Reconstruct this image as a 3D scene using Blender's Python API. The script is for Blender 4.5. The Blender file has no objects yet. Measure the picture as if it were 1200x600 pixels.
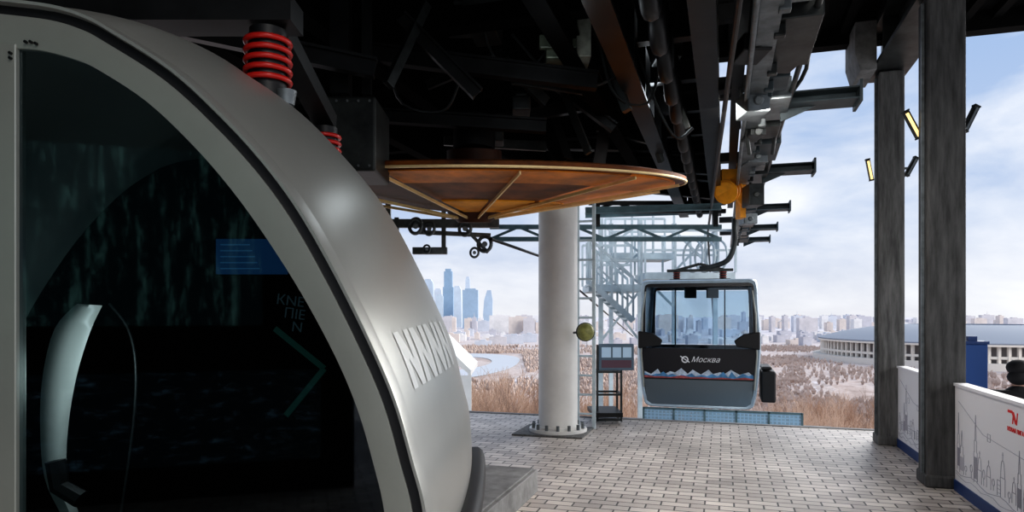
import bpy, math, random
from mathutils import Vector, Matrix
random.seed(7)
TH=math.atan(0.31); CT,ST=math.cos(TH),math.sin(TH)
F=800.0; HY=368.0; EH=1.6
def C(p):   # camera-aligned metres -> station metres
    return (p[0]*CT-p[1]*ST, p[0]*ST+p[1]*CT, p[2])
def K(px,py,D): return ((px-600)/F*D, D, EH-(py-HY)/F*D)
def W(px,py,D): return C(K(px,py,D))
scene=bpy.context.scene
COL=scene.collection
# ---------------------------------------------------------------- materials
def mat(name,col,rough=.6,metal=0,var=.0,vs=6,bump=0,bs=30,emit=None,es=1,alpha=None,col2=None,stretch=None,spec=None):
    m=bpy.data.materials.new(name); m.use_nodes=True
    nt=m.node_tree; b=nt.nodes['Principled BSDF']
    b.inputs['Base Color'].default_value=(*col,1); b.inputs['Roughness'].default_value=rough; b.inputs['Metallic'].default_value=metal
    if spec is not None: b.inputs['Specular IOR Level'].default_value=spec
    if var>0 or col2:
        tc=nt.nodes.new('ShaderNodeTexCoord'); mp=nt.nodes.new('ShaderNodeMapping')
        if stretch: mp.inputs['Scale'].default_value=stretch
        n=nt.nodes.new('ShaderNodeTexNoise'); n.inputs['Scale'].default_value=vs; n.inputs['Detail'].default_value=7; n.inputs['Roughness'].default_value=.65
        r=nt.nodes.new('ShaderNodeValToRGB')
        c2=col2 if col2 else tuple(c*(1-var) for c in col)
        c1=col if col2 else tuple(min(1,c*(1+var)) for c in col)
        r.color_ramp.elements[0].position=.35; r.color_ramp.elements[1].position=.65
        r.color_ramp.elements[0].color=(*c2,1); r.color_ramp.elements[1].color=(*c1,1)
        nt.links.new(tc.outputs['Object'],mp.inputs[0]); nt.links.new(mp.outputs[0],n.inputs['Vector'])
        nt.links.new(n.outputs['Fac'],r.inputs[0]); nt.links.new(r.outputs[0],b.inputs['Base Color'])
    if bump>0:
        tc=nt.nodes.new('ShaderNodeTexCoord'); n=nt.nodes.new('ShaderNodeTexNoise'); n.inputs['Scale'].default_value=bs
        bp=nt.nodes.new('ShaderNodeBump'); bp.inputs['Strength'].default_value=bump
        nt.links.new(tc.outputs['Object'],n.inputs['Vector']); nt.links.new(n.outputs['Fac'],bp.inputs['Height']); nt.links.new(bp.outputs[0],b.inputs['Normal'])
    if emit:
        b.inputs['Emission Color'].default_value=(*emit,1); b.inputs['Emission Strength'].default_value=es
    return m
def glassmat(name,tint,trans,rough=.03):
    m=bpy.data.materials.new(name); m.use_nodes=True; nt=m.node_tree; nt.nodes.clear()
    o=nt.nodes.new('ShaderNodeOutputMaterial'); mx=nt.nodes.new('ShaderNodeMixShader'); t=nt.nodes.new('ShaderNodeBsdfTransparent')
    t.inputs[0].default_value=(*[c*trans for c in tint],1)
    g=nt.nodes.new('ShaderNodeBsdfGlossy'); g.inputs['Roughness'].default_value=rough; g.inputs[0].default_value=(.8,.9,1,1)
    fr=nt.nodes.new('ShaderNodeFresnel'); fr.inputs[0].default_value=1.45
    nt.links.new(fr.outputs[0],mx.inputs[0]); nt.links.new(t.outputs[0],mx.inputs[1]); nt.links.new(g.outputs[0],mx.inputs[2]); nt.links.new(mx.outputs[0],o.inputs[0])
    return m
silver=mat('silver_paint',(.43,.435,.41),.33,.55,var=.04,vs=1.5)
frame_silver=mat('frame_silver',(.36,.37,.335),.36,.5,var=.05,vs=3)
rubber=mat('black_rubber',(.006,.006,.007),.5)
darksteel=mat('dark_steel',(.012,.0125,.013),.42,.4,var=.5,vs=3,bump=.1,spec=.4)
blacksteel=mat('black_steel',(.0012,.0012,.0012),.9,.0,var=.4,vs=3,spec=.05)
midsteel=mat('mid_steel',(.045,.05,.05),.42,.5,var=.5,vs=4,bump=.1)
galv=mat('galvanised_steel',(.17,.19,.20),.42,.5,var=.4,vs=5)
palegalv=mat('pale_galvanised_steel',(.50,.58,.62),.5,.15,var=.15,vs=3)
bluesteel=mat('blue_grey_steel',(.12,.20,.23),.5,.3,var=.25,vs=3)
finsteel=mat('dark_blue_grey_steel',(.06,.08,.09),.5,.3,var=.3,vs=3)
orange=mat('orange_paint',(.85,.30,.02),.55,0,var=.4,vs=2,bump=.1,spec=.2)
orangedark=mat('orange_shaded',(.045,.014,.005),.5,.1,var=.5,vs=3,spec=.2)
orangemid=mat('orange_half_lit',(.16,.045,.006),.5,.1,var=.7,vs=2,spec=.2)
orangelit=mat('orange_lit',(.62,.19,.012),.45,.1,var=.6,vs=1.6,spec=.25)  # lit copy of the wheel's orange; the two above are shaded copies
rimm=mat('bright_edge',(1.0,.68,.32),.35,.3,var=.15)  # rim's edge highlight put into the colour; spokes share it
yellow=mat('amber_paint',(.85,.35,.02),.45,var=.2)
red=mat('red_rubber',(.55,.018,.012),.3)
darkred=mat('dark_red_rubber',(.22,.02,.015),.4)
concrete=mat('dark_concrete',(.068,.068,.068),.7,var=.5,vs=3,bump=.4,bs=60,stretch=(6,6,.7))
concrete2=mat('light_concrete',(.135,.135,.133),.75,var=.45,vs=3,bump=.4,bs=60,stretch=(6,6,.7))
concrete3=mat('pale_concrete',(.24,.24,.24),.85,var=.25,vs=7,bump=.3,bs=60)
white=mat('white_paint',(.80,.80,.78),.4,var=.06,vs=2,bump=.03)
panelwhite=mat('banner_white',(.88,.88,.92),.6)
navy=mat('navy_paint',(.012,.045,.17),.5)
navydull=mat('dull_navy_paint',(.02,.075,.26),.6)
ink=mat('grey_ink',(.40,.40,.47),.8)
redink=mat('red_ink',(.8,.02,.02),.6)
whiteink=mat('white_ink',(.9,.9,.92),.6)
greyink=mat('faded_white_ink',(.64,.65,.63),.36,.4)
dglass=glassmat('tinted_glass',(.72,.95,1),.45)
cglass=glassmat('clear_glass',(.88,.95,1),.92)
# ---------------------------------------------------------------- mesh builder
class M:
    def __init__(s,T=None): s.v=[];s.f=[];s.T=T
    def av(s,p):
        s.v.append(s.T(p) if s.T else tuple(p)); return len(s.v)-1
    def box(s,a,b):
        x0,y0,z0=a;x1,y1,z1=b
        i=[s.av(p) for p in ((x0,y0,z0),(x1,y0,z0),(x1,y1,z0),(x0,y1,z0),(x0,y0,z1),(x1,y0,z1),(x1,y1,z1),(x0,y1,z1))]
        for q in ((3,2,1,0),(4,5,6,7),(0,1,5,4),(1,2,6,5),(2,3,7,6),(3,0,4,7)): s.f.append([i[k] for k in q])
        return s
    def frame(s,p1,p2,up=None):
        p1=Vector(p1);p2=Vector(p2);d=(p2-p1).normalized()
        u=Vector(up) if up else (Vector((0,0,1)) if abs(d.z)<.95 else Vector((0,1,0)))
        sd=d.cross(u).normalized(); u=sd.cross(d).normalized()
        return p1,p2,sd,u
    def beam(s,p1,p2,w,h,up=None,w2=None,h2=None):
        p1,p2,sd,u=s.frame(p1,p2,up); w2=w2 or w; h2=h2 or h
        i=[]
        for p,ww,hh in ((p1,w,h),(p2,w2,h2)):
            for a,b in ((-1,-1),(1,-1),(1,1),(-1,1)): i.append(s.av(p+sd*a*ww/2+u*b*hh/2))
        for q in ((0,1,2,3),(7,6,5,4),(0,4,5,1),(1,5,6,2),(2,6,7,3),(3,7,4,0)): s.f.append([i[k] for k in q])
        return s
    def ibeam(s,p1,p2,w,h,t=.02,up=None):
        a,b,sd,u=s.frame(p1,p2,up)
        s.beam(a+u*(h/2-t/2),b+u*(h/2-t/2),w,t,up); s.beam(a-u*(h/2-t/2),b-u*(h/2-t/2),w,t,up); s.beam(a,b,t,h-2*t,up)
        return s
    def cyl(s,p1,p2,r,n=16,r2=None,cap=True):
        p1,p2,sd,u=s.frame(p1,p2); r2=r if r2 is None else r2
        A=[];B=[]
        for k in range(n):
            a=2*math.pi*k/n; o=sd*math.cos(a)+u*math.sin(a)
            A.append(s.av(p1+o*r)); B.append(s.av(p2+o*r2))
        for k in range(n):
            s.f.append([A[k],A[(k+1)%n],B[(k+1)%n],B[k]])
        if cap: s.f.append(A[::-1]); s.f.append(B)
        return s
    def tube(s,pts,r,n=8):
        pts=[Vector(p) for p in pts]; prev=None
        for i,p in enumerate(pts):
            d=(pts[min(i+1,len(pts)-1)]-pts[max(i-1,0)]).normalized()
            u=Vector((0,0,1)) if abs(d.z)<.95 else Vector((0,1,0))
            if prev is not None: u=prev
            sd=d.cross(u).normalized(); u=sd.cross(d).normalized(); prev=u
            R=[s.av(p+(sd*math.cos(2*math.pi*k/n)+u*math.sin(2*math.pi*k/n))*r) for k in range(n)]
            if i:
                for k in range(n): s.f.append([L[k],L[(k+1)%n],R[(k+1)%n],R[k]])
            else: s.f.append(R[::-1])
            L=R
        s.f.append(L); return s
    def loft(s,rings,closed=True,loop=False,cap=False):
        I=[[s.av(p) for p in r] for r in rings]; n=len(I[0])
        m=len(I) if loop else len(I)-1
        for j in range(m):
            a=I[j];b=I[(j+1)%len(I)]
            for k in range(n if closed else n-1): s.f.append([a[k],a[(k+1)%n],b[(k+1)%n],b[k]])
        if cap: s.f.append(I[0][::-1]); s.f.append(I[-1])
        return s
    def torus(s,c,R,r,axis=(0,0,1),n=24,m=8):
        c=Vector(c);ax=Vector(axis).normalized();a=ax.orthogonal().normalized();b=ax.cross(a)
        rings=[]
        for i in range(n):
            t=2*math.pi*i/n;o=a*math.cos(t)+b*math.sin(t)
            rings.append([c+o*(R+r*math.cos(2*math.pi*k/m))+ax*r*math.sin(2*math.pi*k/m) for k in range(m)])
        return s.loft(rings,True,True)
    def poly(s,pts): s.f.append([s.av(p) for p in pts]); return s
    def prism(s,pts,off):
        a=[s.av(p) for p in pts]; o=Vector(off); b=[s.av(Vector(p)+o) for p in pts]; n=len(a)
        s.f.append(a[::-1]); s.f.append(b)
        for k in range(n): s.f.append([a[k],a[(k+1)%n],b[(k+1)%n],b[k]])
        return s
    def sphere(s,c,r,n=14,m=8,sc=(1,1,1)):
        rings=[]
        for j in range(m+1):
            t=math.pi*j/m; z=-math.cos(t);q=max(math.sin(t),.001)
            rings.append([(c[0]+r*sc[0]*q*math.cos(2*math.pi*k/n),c[1]+r*sc[1]*q*math.sin(2*math.pi*k/n),c[2]+r*sc[2]*z) for k in range(n)])
        return s.loft(rings,True,False,True)
    def text(s,txt,size,o,xa,ya,ext=.002,align='LEFT',shear=0):
        cu=bpy.data.curves.new('t','FONT'); cu.body=txt; cu.size=size; cu.extrude=ext; cu.align_x=align; cu.shear=shear; cu.resolution_u=3
        ob=bpy.data.objects.new('t',cu); COL.objects.link(ob); bpy.context.view_layer.update()
        me=ob.evaluated_get(bpy.context.evaluated_depsgraph_get()).to_mesh()
        o=Vector(o);xa=Vector(xa).normalized();ya=Vector(ya).normalized();za=xa.cross(ya)
        b=len(s.v)
        for v in me.vertices: s.av(o+xa*v.co.x+ya*v.co.y+za*v.co.z)
        for p in me.polygons: s.f.append([b+k for k in p.vertices])
        bpy.data.objects.remove(ob); bpy.data.curves.remove(cu); return s
    def bb(s):
        return [min(v[i] for v in s.v) for i in range(3)],[max(v[i] for v in s.v) for i in range(3)]
import bmesh
def mkobj(name,m,ma,smooth=None,bevel=0,solid=0):
    lo,hi=m.bb(); o=Vector(((lo[0]+hi[0])/2,(lo[1]+hi[1])/2,lo[2]))
    me=bpy.data.meshes.new(name); me.from_pydata([tuple(Vector(v)-o) for v in m.v],[],m.f); me.validate()
    bm=bmesh.new(); bm.from_mesh(me); bmesh.ops.recalc_face_normals(bm,faces=bm.faces); bm.to_mesh(me); bm.free()
    me.materials.append(ma)
    if smooth:
        me.shade_smooth(); me.set_sharp_from_angle(angle=math.radians(smooth))
    ob=bpy.data.objects.new(name,me); COL.objects.link(ob); ob.location=o
    if bevel:
        bv=ob.modifiers.new('b','BEVEL'); bv.width=bevel; bv.segments=2; bv.limit_method='ANGLE'; bv.angle_limit=math.radians(50)
    return ob
def thing(name,label,cat,parts,kind=None,group=None):
    if len(parts)==1 and not parts[0].get('kids'):
        p=parts[0]; ob=mkobj(name,p['m'],p['mat'],p.get('s'),p.get('b',0))
    else:
        lo=[1e9]*3;hi=[-1e9]*3
        for p in parts:
            a,b=p['m'].bb()
            lo=[min(lo[i],a[i]) for i in range(3)];hi=[max(hi[i],b[i]) for i in range(3)]
        ob=bpy.data.objects.new(name,None); ob.empty_display_size=.2; COL.objects.link(ob)
        ob.location=((lo[0]+hi[0])/2,(lo[1]+hi[1])/2,lo[2])
        def add(p,par,ploc):
            c=mkobj(p['n'],p['m'],p['mat'],p.get('s'),p.get('b',0))
            wl=Vector(c.location); c.parent=par; c.location=wl-ploc
            if p.get('label'): c['label']=p['label']
            if p.get('kind'): c['kind']=p['kind']
            for k in p.get('kids',[]): add(k,c,wl)
        for p in parts: add(p,ob,Vector(ob.location))
    ob['label']=label; ob['category']=cat
    if kind: ob['kind']=kind
    if group: ob['group']=group
    return ob
def P(n,m,ma,**k): d=dict(n=n,m=m,mat=ma); d.update(k); return d
def cr(pts,n):
    out=[];m=len(pts)-1
    for i in range(n+1):
        t=i/n*m;k=min(int(t),m-1);t-=k
        p=[pts[max(k-1,0)],pts[k],pts[k+1],pts[min(k+2,m)]]
        out.append(tuple(.5*(2*p[1][j]+(p[2][j]-p[0][j])*t+(2*p[0][j]-5*p[1][j]+4*p[2][j]-p[3][j])*t*t+(-p[0][j]+3*p[1][j]-3*p[2][j]+p[3][j])*t**3) for j in range(len(pts[0]))))
    return out
# ---------------------------------------------------------------- floor
def brickmat():
    m=bpy.data.materials.new('paving'); m.use_nodes=True; nt=m.node_tree; b=nt.nodes['Principled BSDF']; L=nt.links.new
    tc=nt.nodes.new('ShaderNodeTexCoord'); br=nt.nodes.new('ShaderNodeTexBrick')
    br.inputs['Scale'].default_value=1; br.inputs['Brick Width'].default_value=.235; br.inputs['Row Height'].default_value=.125
    br.inputs['Mortar Size'].default_value=.008; br.inputs['Mortar Smooth'].default_value=.3
    br.inputs['Color1'].default_value=(.74,.68,.63,1); br.inputs['Color2'].default_value=(.48,.43,.40,1); br.inputs['Mortar'].default_value=(.05,.045,.04,1)
    L(tc.outputs['Object'],br.inputs['Vector'])
    n=nt.nodes.new('ShaderNodeTexNoise'); n.inputs['Scale'].default_value=1.3; n.inputs['Detail'].default_value=8; L(tc.outputs['Object'],n.inputs['Vector'])
    r=nt.nodes.new('ShaderNodeMapRange'); r.inputs[1].default_value=.3; r.inputs[2].default_value=.7; r.inputs[3].default_value=.66; r.inputs[4].default_value=1.1
    L(n.outputs['Fac'],r.inputs[0])
    mx=nt.nodes.new('ShaderNodeVectorMath'); mx.operation='SCALE'; L(br.outputs['Color'],mx.inputs[0]); L(r.outputs[0],mx.inputs['Scale']); L(mx.outputs[0],b.inputs['Base Color'])
    bp=nt.nodes.new('ShaderNodeBump'); bp.inputs['Strength'].default_value=.7; bp.inputs['Distance'].default_value=.01; bp.invert=True
    L(br.outputs['Fac'],bp.inputs['Height']); L(bp.outputs[0],b.inputs['Normal'])
    b.inputs['Roughness'].default_value=.45
    return m
thing('floor','grey brick-paved boarding platform','floor',[P('f',M().box((-9,-7,-.4),(2.35,10.4,0)),brickmat())],kind='structure')
thing('trim_1','concrete edge of the platform','edge',[P('f',M().box((-9,10.402,-.5),(2.35,10.5,.012)),concrete3)],kind='structure')
thing('floor_terrace','lower concrete terrace outside the parapet','floor',[P('f',M().box((2.36,0,-.95),(6.5,9.2,-.6)),concrete3)],kind='structure')
# ---------------------------------------------------------------- roof
rf=M().box((-9,-3,5.2),(7.5,9.6,5.35))
k=-9+.15
while k<7.4:
    rf.box((k,-2.9,5.1),(k+.1,9.55,5.2)); k+=.33
rf.box((-9,9.4,4.98),(7.5,9.6,5.2))
for y in (1,4.2,7.3): rf.box((-9,y,4.86),(7.5,y+.16,5.1))
thing('ceiling','dark ribbed steel station roof','roof',[P('f',rf,mat('roof_steel',(.005,.005,.005),.8,var=.4,spec=.1))],kind='structure')
thing('wall_back_added','unseen dark rear wall added for the cabin glass to reflect','wall',[P('f',M().box((-9,-3.2,0),(-.6,-3,5.1)),blacksteel)],kind='structure')  # added out of view so the cabin glass reflects something dark
thing('wall_left','dark side wall of the station','wall',[P('f',M().box((-9.2,-3.2,0),(-9,6.0,5.35)),blacksteel)],kind='structure')
def streak(name,c1,c2,st,sc=(7,7,1.1),lo=.52,hi=.75):
    m=bpy.data.materials.new(name); m.use_nodes=True; nt=m.node_tree; b=nt.nodes['Principled BSDF']
    tc=nt.nodes.new('ShaderNodeTexCoord'); mp=nt.nodes.new('ShaderNodeMapping'); mp.inputs['Scale'].default_value=sc
    n=nt.nodes.new('ShaderNodeTexNoise'); n.inputs['Scale'].default_value=1.5; n.inputs['Detail'].default_value=8; n.inputs['Roughness'].default_value=.8
    r=nt.nodes.new('ShaderNodeValToRGB'); r.color_ramp.elements[0].position=lo; r.color_ramp.elements[1].position=hi; r.color_ramp.elements[0].color=(*c1,1); r.color_ramp.elements[1].color=(*c2,1)
    nt.links.new(tc.outputs['Object'],mp.inputs[0]); nt.links.new(mp.outputs[0],n.inputs[0]); nt.links.new(n.outputs['Fac'],r.inputs[0])
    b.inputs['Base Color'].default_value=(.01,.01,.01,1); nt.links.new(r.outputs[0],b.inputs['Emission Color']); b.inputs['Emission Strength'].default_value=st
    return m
thing('glow_panel_1','dim greenish glow panel added for reflections in the cabin glass','window',[P('f',M().box((-4.6,-2.99,1.5),(-1.4,-2.95,3.0)),streak('dim_glow',(.004,.02,.025),(.45,.95,.8),1.9,(9,9,1.6),.52,.78))],kind='structure')  # added glowing panels, only there to streak the cabin glass reflections
thing('glow_panel_2','dim bluish glow panel added for reflections in the cabin glass','window',[P('f',M().box((-8.2,-2.99,.3),(-5.2,-2.95,2.6)),streak('dim_glow2',(.003,.015,.03),(.3,.6,.9),.8))],kind='structure')
thing('glow_panel_3','low teal glow panel added for reflections in the cabin glass','window',[P('f',M().box((-3.6,-2.99,.3),(-.9,-2.95,1.1)),streak('dim_glow3',(.002,.012,.018),(.3,.55,.7),1.3,(3,3,9),.54,.74))],kind='structure')
eb=M().ibeam((1.95,-3,4.83),(1.95,9.75,4.83),.42,.52,.05)
for y in (3.2,6,8.8): eb.box((1.76,y,4.6),(2.14,y+.03,5.06))
thing('edge_beam','dark steel edge beam resting on concrete columns','beam',[P('b',eb,midsteel)])
thing('corbel_beam','concrete beam end over the column tops','beam',[P('b',M().prism([(1.5,9.0,4.72),(1.56,9.0,4.5),(1.735,9.0,4.5),(1.735,9.0,5.09),(1.5,9.0,5.09)],(0,.7,0)),concrete3,b=.01)])
# ---------------------------------------------------------------- right columns
def column(y,w,ma,label):
    m=M().box((1.95-w/2,y-w/2,0),(1.95+w/2,y+w/2,4.56)); m.box((1.95-w/2-.015,y-w/2-.015,0),(1.95+w/2+.015,y+w/2+.015,.12))
    d=M().box((1.95-w/2-.03,y-w/2+.08,.12),(1.95-w/2-.002,y-w/2+.1,4.5))
    return thing('concrete_column',label,'column',[P('shaft',m,ma,b=.02),P('conduit',d,galv)])
column(7.3,.315,concrete,'dark streaked square column beside the parapet')
column(9.42,.285,concrete2,'grey streaked square column at the platform edge')
lampglow=mat('lamp_glow',(.9,.7,.35),.4,emit=(1,.72,.3),es=1.2)
def lamp(px,py,D,dx,dz,lit,ax,label):
    a=Vector(W(px,py,D)); d=C((dx,0,0)); d=Vector((d[0],d[1],dz)); 
    body=M().beam(a-d/2,a+d/2,.05,.055); body.beam(a-d*.56,a-d*.5,.06,.065); body.beam(a+d*.5,a+d*.56,.06,.065)
    g=M().beam(a-d*.46+Vector((-.0,-.035,-.01)),a+d*.46+Vector((0,-.035,-.01)),.025,.02)
    br=M().beam((a.x,a.y,a.z-.02),(ax,a.y,a.z-.02),.025,.025).beam((a.x,a.y,a.z-.02),(ax,a.y,a.z-.13),.012,.012)
    thing('tube_lamp',label,'lamp',[P('housing',body,midsteel,b=.005),P('tube',g,lampglow if lit else galv),P('bracket',br,galv)],group='tube floodlights on the columns')
lamp(1069,146,6.62,.13,-.24,True,1.79,'lit tubular floodlight tilted on the dark column')
lamp(1137,139,6.5,.11,.22,False,2.12,'unlit tubular floodlight on the dark column')
lamp(1019,199,8.72,.05,-.25,True,1.8,'lit tubular floodlight on the edge column')
lamp(1068,195,8.3,.11,.2,False,2.1,'unlit tubular floodlight on the edge column')
# ---------------------------------------------------------------- parapet
PXW=2.0
def parapet(y0,y1,draw,seed):
    base=M().box((PXW,y0,0),(PXW+.1,y1,.1)); pan=M().box((PXW+.01,y0,.1),(PXW+.09,y1,.95)); cap=M().box((PXW-.005,y0,.95),(PXW+.105,y1,.975))
    parts=[P('plinth',base,navy),P('panel',pan,panelwhite),P('cap_rail',cap,panelwhite)]
    ln=M(); X=PXW+.0085
    def line(pts,w=.0045):
        for a,b in zip(pts,pts[1:]): ln.beam((X,a[0],a[1]),(X,b[0],b[1]),w,.003,up=(1,0,0))
    rq=random.Random(seed)
    def spire(y,h,w,z0):
        line([(y-w,z0),(y-w,z0+h*.45),(y-w*.7,z0+h*.45),(y-w*.7,z0+h*.62),(y-w*.35,z0+h*.62),(y-w*.3,z0+h*.75),(y,z0+h),(y+w*.3,z0+h*.75),(y+w*.35,z0+h*.62),(y+w*.7,z0+h*.62),(y+w*.7,z0+h*.45),(y+w,z0+h*.45),(y+w,z0)])
        for j in range(4): line([(y-w*.6+w*.4*j,z0+h*.06),(y-w*.6+w*.4*j,z0+h*.38)],.0025)
    def dome(y,h,w,z0):
        line([(y-w,z0),(y-w,z0+h*.4),(y+w,z0+h*.4),(y+w,z0)])
        line([(y+w*.85*math.cos(t/10*math.pi)*(1.15 if 2<t<8 else 1),z0+h*.4+h*.4*math.sin(t/10*math.pi)) for t in range(11)]); line([(y,z0+h*.8),(y,z0+h*.98)]); line([(y-.01,z0+h*.92),(y+.01,z0+h*.92)])
    def block(y,h,w,z0):
        line([(y-w,z0),(y-w,z0+h),(y+w,z0+h),(y+w,z0)]); 
        for j in range(3): line([(y-w*.8,z0+h*(.2+.25*j)),(y+w*.8,z0+h*(.2+.25*j))],.0025)
    def tree(y,h,w,z0):
        line([(y,z0),(y,z0+h*.4)]); line([(y+w*math.cos(t/8*2*math.pi),z0+h*.7+h*.3*math.sin(t/8*2*math.pi)) for t in range(9)])
    y=y1-.1
    while y>y0+.12:
        w=rq.uniform(.025,.055); f=rq.choice([spire,dome,dome,block,block,tree,tree]); h={'spire':rq.uniform(.32,.58),'dome':rq.uniform(.2,.34),'block':rq.uniform(.08,.2),'tree':rq.uniform(.07,.13)}[f.__name__]
        f(y,h,w if f is not tree else .025,.2+rq.uniform(-.01,.03)); y-=w+rq.uniform(.04,.09)
    line([(y0+.03+ (y1-y0-.06)*t/24,.19+.02*math.sin(t*1.3)) for t in range(25)]); line([(y0+.03+(y1-y0-.06)*t/24,.15+.015*math.sin(t*1.9)) for t in range(25)],.003)
    line([(y1-.1,.82),(y1-.7,.62),(y0+.1,.50)],.003)
    for t in (.25,.5,.75):
        yy=y1-.1-(y1-y0-.2)*t; zz=.68-.14*t; line([(yy-.03,zz),(yy+.03,zz),(yy+.03,zz-.06),(yy-.03,zz-.06),(yy-.03,zz)],.003)
    parts.append(P('line_drawing',ln,ink,label='thin grey line drawing of a city skyline and a cableway'))
    if draw:
        t=M(); t.text('N',.13,(X,5.84,.80),(0,-1,0),(0,0,1),.002,shear=.2); t.beam((X,5.91,.885),(X,5.83,.885),.02,.003,up=(1,0,0)).beam((X,5.83,.885),(X,5.77,.81),.02,.003,up=(1,0,0))
        t2=M(); t2.text('НОВАЯ ЛИГА',.045,(X,5.92,.74),(0,-1,0),(0,0,1),.002)
        parts+= [P('logo',t,redink),P('lettering',t2,redink)]
    thing('parapet_panel','white printed parapet panel with a line-drawn skyline','parapet',parts,group='white parapet panels')
parapet(4.0,7.12,True,4); parapet(7.47,9.25,False,9); parapet(.9,3.98,False,2)
m=M().box((2.35,8.1,-.6),(2.58,8.28,1.29)); m2=M().box((2.34,8.09,1.29),(2.59,8.29,1.32)).box((2.42,8.15,1.32),(2.5,8.22,1.37))
thing('display_stand','blue upright stand behind the parapet','stand',[P('body',m,navydull,b=.01),P('cap',m2,navy)])
def person(loc,ang):
    J=[];E=[];R=[]
    def j(p,r,par):
        J.append(Vector(p));R.append(r)
        if par is not None:E.append((par,len(J)-1))
        return len(J)-1
    pel=j((0,0,.95),.15,None); w=j((0,0,1.12),.135,pel); ch=j((0,0,1.32),.16,w); nk=j((0,.01,1.46),.07,ch); nb=j((0,-.005,1.52),.055,nk); h1=j((0,-.02,1.6),.085,nb); h2=j((0,-.015,1.68),.09,h1)
    nose=j((0,-.115,1.6),.014,h1)
    for s in (-1,1):
        hp=j((s*.1,0,.88),.1,pel); kn=j((s*.11,-.02,.48),.065,hp); an=j((s*.11,.02,.09),.045,kn); j((s*.12,-.14,.04),.035,an)
        sh=j((s*.19,0,1.39),.07,ch); el=j((s*.25,.03,1.1),.05,sh); wr=j((s*.25,-.06,.86),.032,el); pm=j((s*.25,-.08,.79),.03,wr)
        for q in range(4):
            f1=j((s*.25,-.11+.02*q,.73),.009,pm); j((s*.245,-.115+.02*q,.69+.005*abs(q-1.5)),.008,f1)
        t1=j((s*.235,-.12,.78),.01,pm); j((s*.23,-.135,.745),.009,t1)
    def skin(name,idx,extra,ma):
        me=bpy.data.meshes.new(name); mp={a:b for b,a in enumerate(idx)}
        me.from_pydata([tuple(J[i]) for i in idx],[(mp[a],mp[b]) for a,b in E if a in mp and b in mp],[])
        ob=bpy.data.objects.new(name,me); COL.objects.link(ob)
        sk=ob.modifiers.new('k','SKIN'); ob.modifiers.new('u','SUBSURF').levels=2; ob.modifiers['u'].render_levels=2
        for i,a in enumerate(idx):
            me.skin_vertices[0].data[i].radius=(R[a]+extra,R[a]+extra)
        me.skin_vertices[0].data[0].use_root=True
        me.materials.append(ma); return ob
    body=skin('person',list(range(len(J))),0,mat('skin',(.4,.24,.18),.6))
    body['label']='person in a black jacket and dark cap walking outside'; body['category']='person'
    def clo(name,idx,e,ma):
        o=skin(name,idx,e,ma); o.parent=body; return o
    arms=[];legs=[]
    for s in range(2):
        b=8+s*(4+4+8+2)
        legs+= [b,b+1,b+2,b+3]; arms+=[b+4,b+5,b+6]
    clo('jacket',[0,1,2,3,4]+arms,.035,mat('black_cloth',(.012,.012,.014),.8))
    clo('trousers',[0]+legs,.016,mat('trouser_cloth',(.02,.02,.03),.8))
    cap=M().sphere((0,.008,1.69),.108,16,10,(.95,1.0,.72)).sphere((0,.035,1.60),.1,14,8,(.95,.8,.75)); cap.prism([(-.07,-.1,1.69),(.07,-.1,1.69),(.05,-.17,1.68),(-.05,-.17,1.68)],(0,0,.012))
    c=mkobj('cap',cap,mat('cap_cloth',(.01,.01,.012),.8),60); c.parent=body; 
    ey=M().sphere((-.032,-.1,1.625),.011,8,6); e=mkobj('eye',ey,mat('eyem',(.05,.04,.03),.2),60); e.parent=body
    ey=M().sphere((.032,-.1,1.625),.011,8,6); e=mkobj('eye',ey,mat('eyem2',(.05,.04,.03),.2),60); e.parent=body
    mo=M().sphere((0,-.098,1.562),.02,8,6,(1,.4,.3)); e=mkobj('mouth',mo,mat('lips',(.4,.12,.1),.5),60); e.parent=body
    body.location=loc; body.rotation_euler=(0,0,ang)
px,py,_=C(K(1194,0,6.5)); person((px,py,-.6),math.radians(160))
# ---------------------------------------------------------------- white support column
cx,cy=-2.15,9.05
col=M().cyl((cx,cy,.05),(cx,cy,3.45),.265,40)
fl=M().cyl((cx,cy,.02),(cx,cy,.06),.39,40).cyl((cx,cy,.06),(cx,cy,.09),.29,40)
bl=[]
for k in range(14):
    a=2*math.pi*k/14; bl.append(P('bolt',M().cyl((cx+.34*math.cos(a),cy+.34*math.sin(a),.06),(cx+.34*math.cos(a),cy+.34*math.sin(a),.13),.022,6),galv))
bp=M().box((cx-.52,cy-.45,0),(cx+.42,cy+.42,.02))
topf=M().cyl((cx,cy,3.36),(cx,cy,3.49),.34,40).cyl((cx,cy,3.2),(cx,cy,3.36),.28,40)
thing('support_column','white round steel support column bolted to the paving','column',[P('shaft',col,white,s=40),P('flange',fl,white,s=40),P('top_flange',topf,midsteel,s=40),P('base_plate',bp,concrete2)]+bl)
a=W(672,390,8.95); b=W(686,389,8.85)
m=M().cyl(a,b,.015,8); d=M().sphere(b,.115,20,12,(1,.8,1)); d2=M().torus(b,.112,.012,(0.3,-1,0),24,6)
thing('round_sensor','olive round signal ball on a short arm from the column','sensor',[P('arm',m,galv),P('ball',d,mat('olive',(.30,.31,.11),.45,var=.3,vs=14),s=40),P('rim',d2,midsteel,s=40)])
lad=[]; lx0,ly=W(677,400,9.6)[:2]; 
for dx in (0,.23): lad.append(P('side_rail',M().beam((lx0+dx,ly,0),(lx0+dx,ly,3.3),.045,.05),palegalv))
for k in range(12):
    lad.append(P('rung',M().cyl((lx0,ly,.2+k*.27),(lx0+.23,ly,.2+k*.27),.016,8),palegalv))
thing('ladder','pale steel ladder standing behind the white column','ladder',lad)
D=10.0
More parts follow.
